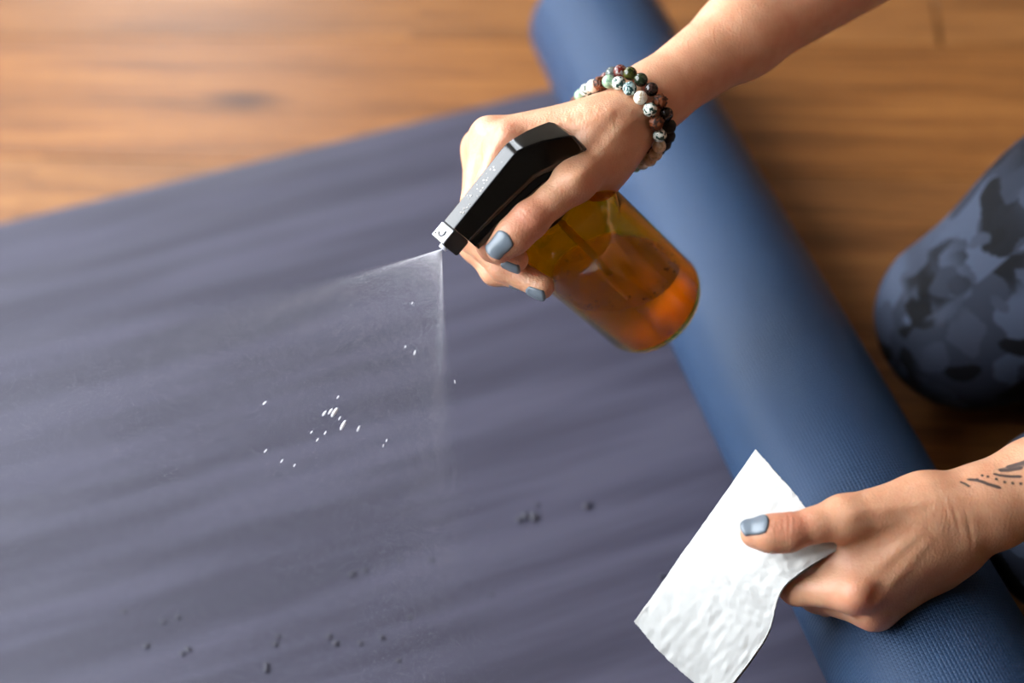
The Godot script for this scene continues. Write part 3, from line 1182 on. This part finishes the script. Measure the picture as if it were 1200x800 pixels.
	for i in 9:
		for j in 7:
			var e := h.land(tattoo_point(Vector2(5.4 + i * 1.8 + (j - 3) * 0.67, -9.45 + (j - 3) * 1.44 * (0.3 + 0.09 * i) + i * 0.22)))
			ts.add(e[0] + e[1] * 0.00012 - base)
	ts.grid(0, 9, 7)
	var shade := obj("tattoo_petal", ts.commit(), M.tattoo_grey, root)
	shade.set_meta("label", "grey filled petal tattooed on the forearm")
	var tat := obj("tattoo", tb.commit(), M.tattoo, root)
	tat.set_meta("label", "dark lines and dots tattooed on the forearm")

	# fine hairs along the top of the right forearm
	var hb := Builder.new()
	var hrng := RandomNumberGenerator.new()
	hrng.seed = 12
	for i in 90:
		var e := f.land(hair_root(hrng.randf()) + Vector3(hrng.randf_range(-0.01, 0.01), hrng.randf_range(-0.01, 0.02), hrng.randf_range(-0.012, 0.012)))
		var n: Vector3 = e[1]
		var d: Vector3 = (n * 0.6 + Vector3(-0.9647, 0.1806, -0.1919) * 0.8 + Vector3(hrng.randf_range(-0.3, 0.3), hrng.randf_range(-0.3, 0.3), hrng.randf_range(-0.3, 0.3))).normalized()
		var l := hrng.randf_range(0.004, 0.009)
		var s := d.cross(n).normalized() * 0.00006
		var first := hb.v.size()
		for k in 3:
			var c: Vector3 = e[0] + d * l * (k / 2.0) - n * 0.0006 * k * k - base
			var w := 1.0 - 0.4 * k
			hb.add(c + s * w)
			hb.add(c - s * w)
			hb.add(c + n * 0.00010 * w)
			if k:
				for j in 3:
					var a := first + (k - 1) * 3
					hb.quad(a + j, a + (j + 1) % 3, a + 3 + (j + 1) % 3, a + 3 + j)
	var fuzz := obj("arm_hair", hb.commit(), M.hair_fine, root)
	fuzz.set_meta("kind", "stuff")

	# ---- the rest of the body, outside the picture: upper arms, trunk, neck, head, feet
	var t := Flesh.new()
	t.k0 = 0.02
	t.bone(elbow_r, shoulder_r, 0.0385, 0.050)
	t.bone(elbow_l, shoulder_l, 0.0400, 0.050)
	t.bone(shoulder_r, shoulder_l, 0.052, 0.052)
	var neck := Vector3(0.505, 0.64, -0.675)
	t.bone(shoulder_r.lerp(shoulder_l, 0.25) + Vector3(0.05, -0.07, 0), Vector3(0.69, 0.30, -0.71), 0.085, 0.10)
	t.bone(shoulder_r.lerp(shoulder_l, 0.75) + Vector3(0.05, -0.07, 0), Vector3(0.70, 0.30, -0.55), 0.085, 0.10)
	t.bone(Vector3(0.53, 0.57, -0.675), neck + Vector3(-0.03, 0.06, 0), 0.055, 0.05)
	for z in [-0.745, -0.535]:
		t.bone(Vector3(0.73, 0.045, z), Vector3(0.88, 0.03, z), 0.032, 0.024)
	box = bounds(t)
	t.skin(0.011, box[0], box[1], b, normals, skin_tint)
	var hd := Flesh.new()
	hd.k0 = 0.03
	var hc := Vector3(0.445, 0.785, -0.67)
	hd.bone(hc + Vector3(0.03, 0.03, 0), hc + Vector3(-0.01, 0.02, 0), 0.080, 0.076)
	hd.bone(hc + Vector3(-0.02, 0, 0), hc + Vector3(-0.045, -0.075, 0), 0.062, 0.034)
	hd.bone(hc + Vector3(-0.084, 0.005, 0), hc + Vector3(-0.105, -0.035, 0), 0.007, 0.012)
	hd.bone(hc + Vector3(-0.078, -0.062, -0.016), hc + Vector3(-0.078, -0.062, 0.016), 0.010, 0.010)
	hd.bone(hc + Vector3(0.02, -0.06, 0), neck, 0.052, 0.05)
	for s in [-1.0, 1.0]:
		hd.bone(hc + Vector3(0.0, 0.01, 0.082 * s), hc + Vector3(0.005, -0.03, 0.080 * s), 0.010, 0.007)
		hd.bumps.append([hc + Vector3(-0.082, 0.0, 0.032 * s), 0.022, -0.008])
	box = bounds(hd)
	hd.skin(0.005, box[0], box[1], b, normals, skin_tint)
	for i in b.v.size():
		b.v[i] -= base
	var body := obj("body", b.commit(normals, true), M.skin, root)
	body.set_meta("label", "bare skin of the two arms and hands")
	for s in [-1.0, 1.0]:
		obj("eye", lathe(PackedVector2Array([Vector2(0.0001, -0.011), Vector2(0.008, -0.008), Vector2(0.011, 0), Vector2(0.008, 0.008), Vector2(0.0001, 0.011)]), 16), M.white_plastic, root).position = hc + Vector3(-0.070, 0.0, 0.032 * s) - base
	var hr := Flesh.new()
	hr.bone(hc + Vector3(0.045, 0.045, 0), hc + Vector3(0.005, 0.06, 0), 0.082, 0.070)
	hr.bone(hc + Vector3(0.06, 0.02, 0), hc + Vector3(0.11, -0.02, 0), 0.07, 0.04)
	hr.bone(hc + Vector3(0.12, 0.0, 0), hc + Vector3(0.20, -0.16, 0), 0.03, 0.012)
	cloth("hair", hr, 0.010, M.hair, root)

	# ---- clothes
	var top := Flesh.new()
	top.k0 = 0.05
	top.bone(shoulder_r.lerp(shoulder_l, 0.25) + Vector3(0.05, -0.075, 0), Vector3(0.685, 0.32, -0.71), 0.093, 0.107)
	top.bone(shoulder_r.lerp(shoulder_l, 0.75) + Vector3(0.05, -0.075, 0), Vector3(0.695, 0.32, -0.55), 0.093, 0.107)
	cloth("tank_top", top, 0.012, M.top, root)
	var leg := Flesh.new()
	leg.k0 = 0.03
	var kr := Vector3(0.3136, 0.0780, -0.6699)
	var kl := Vector3(0.3327, 0.0780, -0.4927)
	var hip_r := Vector3(0.70, 0.27, -0.72)
	var hip_l := Vector3(0.71, 0.27, -0.53)
	leg.chain([hip_r, Vector3(0.4003, 0.1333, -0.6760), kr], [0.108, 0.078, 0.059])
	leg.chain([hip_l, kl.lerp(hip_l, 0.3) + Vector3(0, 0.012, 0), kl], [0.108, 0.078, 0.059])
	leg.chain([kr + Vector3(0.015, -0.022, 0), kr + Vector3(0.16, -0.03, -0.01), Vector3(0.74, 0.040, -0.735)], [0.050, 0.046, 0.034])
	leg.chain([kl + Vector3(0.015, -0.022, 0), kl + Vector3(0.16, -0.03, -0.01), Vector3(0.74, 0.040, -0.535)], [0.050, 0.046, 0.034])
	leg.bone(Vector3(0.71, 0.29, -0.70), Vector3(0.71, 0.29, -0.56), 0.11, 0.11)
	cloth("leggings", leg, 0.007, M.leggings, root)

# places above the wrist and the forearm, in millimetres, from which a point drops onto the skin
func wrist_point(x: float, y: float) -> Vector3:
	return Vector3(0.2153, 0.1837, -0.4334) + (Vector3(0.9949, -0.0694, 0.0738) * x - Vector3(0.1013, 0.6818, -0.7245) * y) * 0.001

func hair_root(t: float) -> Vector3:
	return Vector3(0.0868, 0.3034, -0.6817).lerp(Vector3(0.1415, 0.3113, -0.7294), t)

func tattoo_point(mm: Vector2) -> Vector3:
	return Vector3(0.2440, 0.2004, -0.4482) + (Vector3(0.9949, -0.0694, 0.0738) * mm.x - Vector3(0.1013, 0.6818, -0.7245) * mm.y) * 0.001

func cloth(called: String, f: Flesh, cell: float, m: Material, root: Node3D) -> void:
	var b := Builder.new()
	var normals := PackedVector3Array()
	# tendons and hollows on the back of the hand
	ridge(f, Vector3(0.0813, 0.3157, -0.6291), Vector3(0.0435, 0.3133, -0.5827), 9, 0.0060, 0.0006)
	ridge(f, Vector3(0.0673, 0.3173, -0.6308), Vector3(0.0144, 0.3257, -0.6105), 10, 0.0050, 0.0005)
	ridge(f, Vector3(0.0605, 0.3198, -0.6334), Vector3(0.0050, 0.3214, -0.6205), 10, 0.0045, 0.0004)
	ridge(f, Vector3(0.0729, 0.3137, -0.6269), Vector3(0.0599, 0.3225, -0.6071), 4, 0.0080, -0.0009)
	ridge(f, Vector3(0.0445, 0.3186, -0.6176), Vector3(0.0234, 0.3188, -0.6178), 5, 0.0085, -0.0006)
	ridge(f, Vector3(0.0517, 0.3142, -0.5983), Vector3(0.0374, 0.3120, -0.5960), 4, 0.0100, -0.0008)
	ridge(f, Vector3(0.0053, 0.3212, -0.6058), Vector3(-0.0026, 0.3180, -0.6023), 3, 0.0070, -0.0012)
	var box := bounds(f)
	f.skin(cell, box[0], box[1], b, normals, plain_tint)
	for i in b.v.size():
		b.v[i] -= root.position
	obj(called, b.commit(normals), m, root)

# ---------------------------------------------------------------- bead bracelets on the right wrist
func bead_mesh(rough: float, sd: int) -> ArrayMesh:
	var b := Builder.new()
	var n := noise(1.0, FastNoiseLite.TYPE_SIMPLEX_SMOOTH, 2, sd)
	var rows := 15
	var cols := 22
	for i in rows:
		var t := PI * (i + 0.0) / (rows - 1)
		for j in cols:
			var p := TAU * j / cols
			var d := Vector3(sin(t) * cos(p), cos(t), sin(t) * sin(p))
			var r := 0.0040 * (1.0 + rough * n.get_noise_3d(d.x * 3.2, d.y * 3.2, d.z * 3.2))
			b.add(d * r, Vector2(float(j) / cols * 2.0, float(i) / (rows - 1)))
	b.grid(0, rows, cols, true)
	return b.commit()

func stone(base: Color, vein: Color, share: float, gloss: float, sd: int) -> StandardMaterial3D:
	var m := mat(Color.WHITE, gloss)
	m.albedo_texture = noise_tex(noise(0.03, FastNoiseLite.TYPE_SIMPLEX_SMOOTH, 3, sd), 96, 96, [base, base, vein, vein], [0.0, share - 0.04, share + 0.06, 1.0])
	return m

func build_bracelets() -> void:
	var smooth := bead_mesh(0.0, 1)
	var seed_bead := bead_mesh(0.34, 4)
	var lava := bead_mesh(0.16, 8)
	var kinds := {
		"tree": [smooth, stone(Color(0.86, 0.87, 0.83), Color(0.16, 0.27, 0.24), 0.58, 0.16, 3)],
		"teal": [smooth, stone(Color(0.66, 0.76, 0.76), Color(0.13, 0.27, 0.27), 0.48, 0.16, 13)],
		"mint": [smooth, stone(Color(0.62, 0.73, 0.62), Color(0.46, 0.60, 0.50), 0.5, 0.2, 23)],
		"white": [smooth, stone(Color(0.88, 0.86, 0.80), Color(0.66, 0.60, 0.50), 0.70, 0.18, 33)],
		"cream": [smooth, stone(Color(0.84, 0.76, 0.64), Color(0.72, 0.62, 0.48), 0.6, 0.3, 43)],
		"seed": [seed_bead, stone(Color(0.46, 0.23, 0.085), Color(0.17, 0.075, 0.03), 0.5, 0.6, 53)],
		"red": [smooth, stone(Color(0.36, 0.11, 0.09), Color(0.55, 0.50, 0.48), 0.62, 0.14, 63)],
		"grey": [smooth, stone(Color(0.40, 0.42, 0.41), Color(0.20, 0.24, 0.22), 0.52, 0.14, 73)],
		"olive": [smooth, stone(Color(0.27, 0.27, 0.10), Color(0.13, 0.17, 0.07), 0.52, 0.14, 83)],
		"green": [smooth, stone(Color(0.14, 0.17, 0.11), Color(0.24, 0.27, 0.20), 0.62, 0.14, 93)],
		"brown": [smooth, stone(Color(0.14, 0.095, 0.085), Color(0.25, 0.17, 0.15), 0.62, 0.12, 103)],
		"lava": [lava, mat(Color(0.035, 0.033, 0.033), 0.75)],
	}
	var one := thing("bead_bracelet", "bead bracelet of pale green, white and cream stones nearer the hand", "bracelet", Vector3(0.0767, 0.2890, -0.6517), "bead bracelets on the wrist")
	strand(one, ["white", "seed", "mint", "tree", "teal", "white", "tree", "seed", "tree", "cream", "cream", "cream", "white", "mint", "tree", "cream", "white", "teal", "tree", "white", "cream"], kinds, Vector3(0.0770, 0.2894, -0.6536))
	var two := thing("bead_bracelet", "bead bracelet of dark olive, brown and black beads nearer the forearm", "bracelet", Vector3(0.0837, 0.2914, -0.6587), "bead bracelets on the wrist")
	strand(two, ["red", "grey", "red", "olive", "green", "brown", "seed", "brown", "lava", "lava", "lava", "lava", "lava", "brown", "green", "olive", "grey", "seed", "lava", "lava", "brown"], kinds, Vector3(0.0838, 0.2921, -0.6594))

func strand(root: Node3D, order: Array, kinds: Dictionary, mid: Vector3) -> void:
	var axis := Vector3(0.7735, 0.0581, -0.6311)
	var x := Vector3(0.6209, -0.5373, 0.5708)
	x = (x - axis * x.dot(axis)).normalized()
	var y := axis.cross(x).normalized()
	if y.dot(Vector3(0.0000, 0.7282, 0.6854)) < 0.0:
		y = -y
	# the string follows the wrist at the height of half a bead
	var ids := wrist_flesh.all()
	var loop := PackedVector3Array()
	var length := 0.0
	for i in 97:
		var t := PI * 1.0 - TAU * i / 96
		var d := x * cos(t) + y * sin(t)
		var p := mid + d * 0.05
		for k in 8:
			p -= d * (wrist_flesh.dist(p, ids, [], []) - 0.0042)
		loop.append(p)
		if i:
			length += loop[i].distance_to(loop[i - 1])
	var n := int(length / 0.00825)
	var gone := 0.0
	var next := 0.0
	var at := 0
	for i in 96:
		var seg := loop[i].distance_to(loop[i + 1])
		while at < n and next <= gone + seg:
			var p := loop[i].lerp(loop[i + 1], (next - gone) / seg)
			var kind: Array = kinds[order[at % order.size()]]
			var o := obj("bead", kind[0], kind[1], root)
			o.position = p - root.position
			o.basis = Basis(Vector3(0.3 * at + 0.1, 1, 0.7 * at).normalized(), 1.7 * at)
			at += 1
			next = length * at / n
		gone += seg
	for i in loop.size():
		loop[i] -= root.position
	obj("cord", tube(loop, 0.0006, 6), M.cord, root)

# ---------------------------------------------------------------- the paper towel
func bez(p: Array, t: float) -> Vector3:
	# a smooth curve through four points
	var n := p.size() - 1
	var s := t * n
	var i := mini(int(s), n - 1)
	var u := s - i
	var p0: Vector3 = p[maxi(i - 1, 0)]
	var p1: Vector3 = p[i]
	var p2: Vector3 = p[i + 1]
	var p3: Vector3 = p[mini(i + 2, n)]
	return 0.5 * (2.0 * p1 + (p2 - p0) * u + (2.0 * p0 - 5.0 * p1 + 4.0 * p2 - p3) * u * u + (3.0 * p1 - p0 - 3.0 * p2 + p3) * u * u * u)

func build_towel() -> void:
	var root := thing("paper_towel", "folded white quilted paper towel pinched in the lower hand", "paper towel", Vector3(0.1210, 0.1315, -0.4480))
	towel_layer(root, "upper_layer", 0.0, [Vector3(0.1296, 0.1791, -0.4913), Vector3(0.1429, 0.1773, -0.4645), Vector3(0.1521, 0.1734, -0.4472), Vector3(0.1671, 0.1631, -0.4319)], [Vector3(0.1296, 0.1791, -0.4913), Vector3(0.1049, 0.1493, -0.4756), Vector3(0.0806, 0.1210, -0.4601), Vector3(0.0544, 0.0930, -0.4420)], [Vector3(0.0544, 0.0930, -0.4420), Vector3(0.0673, 0.0851, -0.4249), Vector3(0.0830, 0.0787, -0.4079), Vector3(0.0955, 0.0761, -0.3950)], [Vector3(0.1671, 0.1631, -0.4319), Vector3(0.1455, 0.1555, -0.4253), Vector3(0.1308, 0.1460, -0.4181), Vector3(0.1222, 0.1172, -0.4079), Vector3(0.0955, 0.0761, -0.3950)])
	towel_layer(root, "under_layer", 1.0, [Vector3(0.1302, 0.1756, -0.4934), Vector3(0.1436, 0.1738, -0.4666), Vector3(0.1528, 0.1698, -0.4492), Vector3(0.1679, 0.1594, -0.4338)], [Vector3(0.1302, 0.1756, -0.4934), Vector3(0.1054, 0.1457, -0.4776), Vector3(0.0810, 0.1173, -0.4620), Vector3(0.0551, 0.0891, -0.4438)], [Vector3(0.0551, 0.0891, -0.4438), Vector3(0.0685, 0.0820, -0.4260), Vector3(0.0841, 0.0762, -0.4082), Vector3(0.0967, 0.0727, -0.3957)], [Vector3(0.1679, 0.1594, -0.4338), Vector3(0.1467, 0.1514, -0.4268), Vector3(0.1312, 0.1427, -0.4190), Vector3(0.1231, 0.1139, -0.4088), Vector3(0.0967, 0.0727, -0.3957)])

func towel_layer(root: Node3D, called: String, sd: float, top: Array, left: Array, foot: Array, side: Array) -> void:
	var b := Builder.new()
	var nu := 110
	var nv := 72
	var wob := noise(1.0, FastNoiseLite.TYPE_SIMPLEX_SMOOTH, 3, 21 + int(sd))
	var cell := noise(1.0, FastNoiseLite.TYPE_CELLULAR, 1, 6)
	cell.fractal_type = FastNoiseLite.FRACTAL_NONE
	cell.cellular_jitter = 0.55
	var face: Vector3 = (left[3] - left[0]).cross(top[3] - top[0]).normalized()
	if face.dot(Vector3(0.0000, 0.7282, 0.6854)) < 0.0:
		face = -face
	for layer in 2:
		for i in nu + 1:
			var u := float(i) / nu
			for j in nv + 1:
				var v := float(j) / nv
				var p := bez(top, v) * (1.0 - u) + bez(foot, v) * u + bez(left, u) * (1.0 - v) + bez(side, u) * v
				p -= top[0] * (1.0 - u) * (1.0 - v) + top[3] * (1.0 - u) * v + foot[0] * u * (1.0 - v) + foot[3] * u * v
				var x := u * 0.125
				var y := v * 0.07
				# soft pebbled pillows, and creases that run towards the pinch
				var pillow := clampf(0.5 - 0.5 * cell.get_noise_2d(x * 170.0 + y * 20.0, y * 170.0), 0.0, 1.0)
				var lift := 0.0014 * pillow * (0.8 + 0.5 * wob.get_noise_2d(x * 90.0, y * 90.0)) + 0.0010 * wob.get_noise_2d(x * 25.0, y * 25.0)
				var pinch := exp(-((u - 0.05) * (u - 0.05) * 9.0 + (v - 1.0) * (v - 1.0) * 3.0))
				var ang := atan2(u + 0.05, 1.05 - v)
				lift += pinch * 0.0022 * sin(ang * 11.0) * clampf((1.0 - v) * 4.0, 0.0, 1.0)
				var edge := 0.0005 * wob.get_noise_2d(x * 400.0, y * 400.0 + 9.0)
				b.add(p + face * (lift - 0.0007 * layer) + (left[3] - left[0]).normalized() * edge - root.position, Vector2(u, v))
	var n := (nu + 1) * (nv + 1)
	for i in nu:
		for j in nv:
			var q := i * (nv + 1) + j
			b.quad(q, q + 1, q + nv + 2, q + nv + 1)
			b.quad(n + q, n + q + nv + 1, n + q + nv + 2, n + q + 1)
	for i in nu:
		for s in [0, nv]:
			var q: int = i * (nv + 1) + s
			b.quad(q, q + nv + 1, n + q + nv + 1, n + q)
	for j in nv:
		for s in [0, nu * (nv + 1)]:
			var q: int = s + j
			b.quad(q, q + 1, n + q + 1, n + q)
	obj(called, b.commit(), M.towel, root)

# ---------------------------------------------------------------- mist and drops
func build_spray() -> void:
	var from := SO + SN * 0.0548 + SA * 0.0352
	var axis := Vector3(-0.6577, -0.6740, 0.3366)
	var x := axis.cross(Vector3.UP).normalized()
	var y := axis.cross(x)
	var rng := RandomNumberGenerator.new()
	rng.seed = 77
	var b := Builder.new()
	for p in [Vector3(0, 1, 0), Vector3(1, 0, 0), Vector3(0, 0, 1), Vector3(-1, 0, 0), Vector3(0, 0, -1), Vector3(0, -1, 0)]:
		b.add(p)
	for j in 4:
		b.f.append_array([0, 1 + (j + 1) % 4, 1 + j, 5, 1 + j, 1 + (j + 1) % 4])
	var mm := MultiMesh.new()
	mm.transform_format = MultiMesh.TRANSFORM_3D
	mm.mesh = b.commit()
	var places := []
	while places.size() < 460000:
		var l := 0.30 * pow(rng.randf(), 1.8)
		var open := deg_to_rad(35.0) + rng.randfn(0.0, deg_to_rad(0.7 + 16.0 * l))
		if rng.randf() < 0.16:
			open = deg_to_rad(35.0) * sqrt(rng.randf())
		var t := rng.randf() * TAU
		var p := from + (axis * cos(open) + (x * cos(t) + y * sin(t)) * sin(open)) * l
		if p.y < 0.008:
			continue
		var r := 0.000026 + 0.00003 * rng.randf() * rng.randf() * (1.0 + 3.0 * l)
		places.append(Transform3D(Basis.from_scale(Vector3.ONE * r), p))
	mm.instance_count = places.size()
	for i in places.size():
		mm.set_instance_transform(i, places[i])
	var mist := MultiMeshInstance3D.new()
	mist.name = "spray_mist"
	mist.multimesh = mm
	mist.material_override = M.drop
	mist.set_meta("kind", "stuff")
	add_child(mist)
	tag(mist, "fine white mist fanning out from the sprayer nozzle over the mat", "mist")
	# larger drops caught in flight
	var drop := bead_mesh(0.0, 1)
	for e in [[-4.0, 1.5, 1.5], [-6.4, 1.0, 1.0], [1.0, 8.9, 1.5], [-9.9, 2.0, 0.9], [9.9, 10.9, 0.9], [-44.5, -4.0, 0.7], [42.6, -33.2, 0.8], [65.8, -16.3, 0.5], [-1.0, 4.9, 0.6], [37.1, -36.6, 0.5], [41.1, -61.9, 0.5], [-34.6, 29.7, 0.6], [-44.0, 23.8, 0.6], [-27.2, 32.2, 0.5], [-13.9, 17.3, 0.6], [-9.4, 13.4, 0.6], [-17.3, 12.9, 0.5], [-2.0, -7.4, 0.5], [24.3, 20.8, 0.45], [26.2, 17.8, 0.45]]:
		var d := (drop_place(e[0], e[1]) - from).normalized()
		var o := obj("water_droplet", drop, M.drop)
		o.position = drop_place(e[0], e[1])
		var side := d.cross(Vector3.UP).normalized()
		var k: float = e[2] * 0.17
		o.basis = Basis(side * k, d * k * 3.6, d.cross(side) * k)
		tag(o, "bright water droplet flying through the mist below the nozzle", "droplet", "droplets in flight below the nozzle")
	# drops that have landed on the mat
	var dome := lathe(PackedVector2Array([Vector2(1.0, -0.2), Vector2(0.97, 0.06), Vector2(0.85, 0.16), Vector2(0.6, 0.25), Vector2(0.3, 0.30), Vector2(0.0001, 0.31)]), 18)
	var spots := [Vector3(0.0404, 0.0063, -0.5920), Vector3(-0.0028, 0.0063, -0.5886), Vector3(-0.0078, 0.0063, -0.5863), Vector3(0.0030, 0.0063, -0.5871), Vector3(0.0051, 0.0063, -0.5979), Vector3(0.0830, 0.0063, -0.5280)]
	for e in [Vector3(-0.0915, 0.0063, -0.5623), Vector3(-0.1154, 0.0063, -0.5575), Vector3(-0.1242, 0.0063, -0.5551), Vector3(-0.0699, 0.0063, -0.5603), Vector3(-0.2782, 0.0063, -0.5436), Vector3(-0.2411, 0.0063, -0.5352), Vector3(-0.2511, 0.0063, -0.5324), Vector3(-0.2357, 0.0063, -0.5065), Vector3(-0.2320, 0.0063, -0.5093), Vector3(-0.1731, 0.0063, -0.5121), Vector3(-0.1745, 0.0063, -0.5064), Vector3(-0.1392, 0.0063, -0.5081), Vector3(-0.1346, 0.0063, -0.5024), Vector3(-0.1184, 0.0063, -0.5005), Vector3(-0.1044, 0.0063, -0.5034), Vector3(-0.0941, 0.0063, -0.4851), Vector3(-0.1795, 0.0063, -0.4918), Vector3(-0.1793, 0.0063, -0.4880), Vector3(-0.0856, 0.0063, -0.5161), Vector3(-0.2602, 0.0063, -0.5151), Vector3(-0.0311, 0.0063, -0.5282)]:
		spots.append(e)
	for i in spots.size():
		var o := obj("water_drop", dome, M.wet)
		o.position = spots[i]
		var k := (0.0026 if i < 4 else 0.0015) * rng.randf_range(0.7, 1.15)
		o.scale = Vector3(k * rng.randf_range(0.9, 1.4), k * 0.8, k)
		o.rotation.y = rng.randf() * TAU
		tag(o, "small dark water drop lying on the mat's violet-grey face", "water drop", "drops landed on the mat")

# millimetres across and down in the slanting sheet of spray
func drop_place(x: float, y: float) -> Vector3:
	return Vector3(-0.1025, 0.1876, -0.5440) + (Vector3(0.9949, -0.0694, 0.0738) * x - Vector3(0.1013, 0.6818, -0.7245) * y) * 0.001
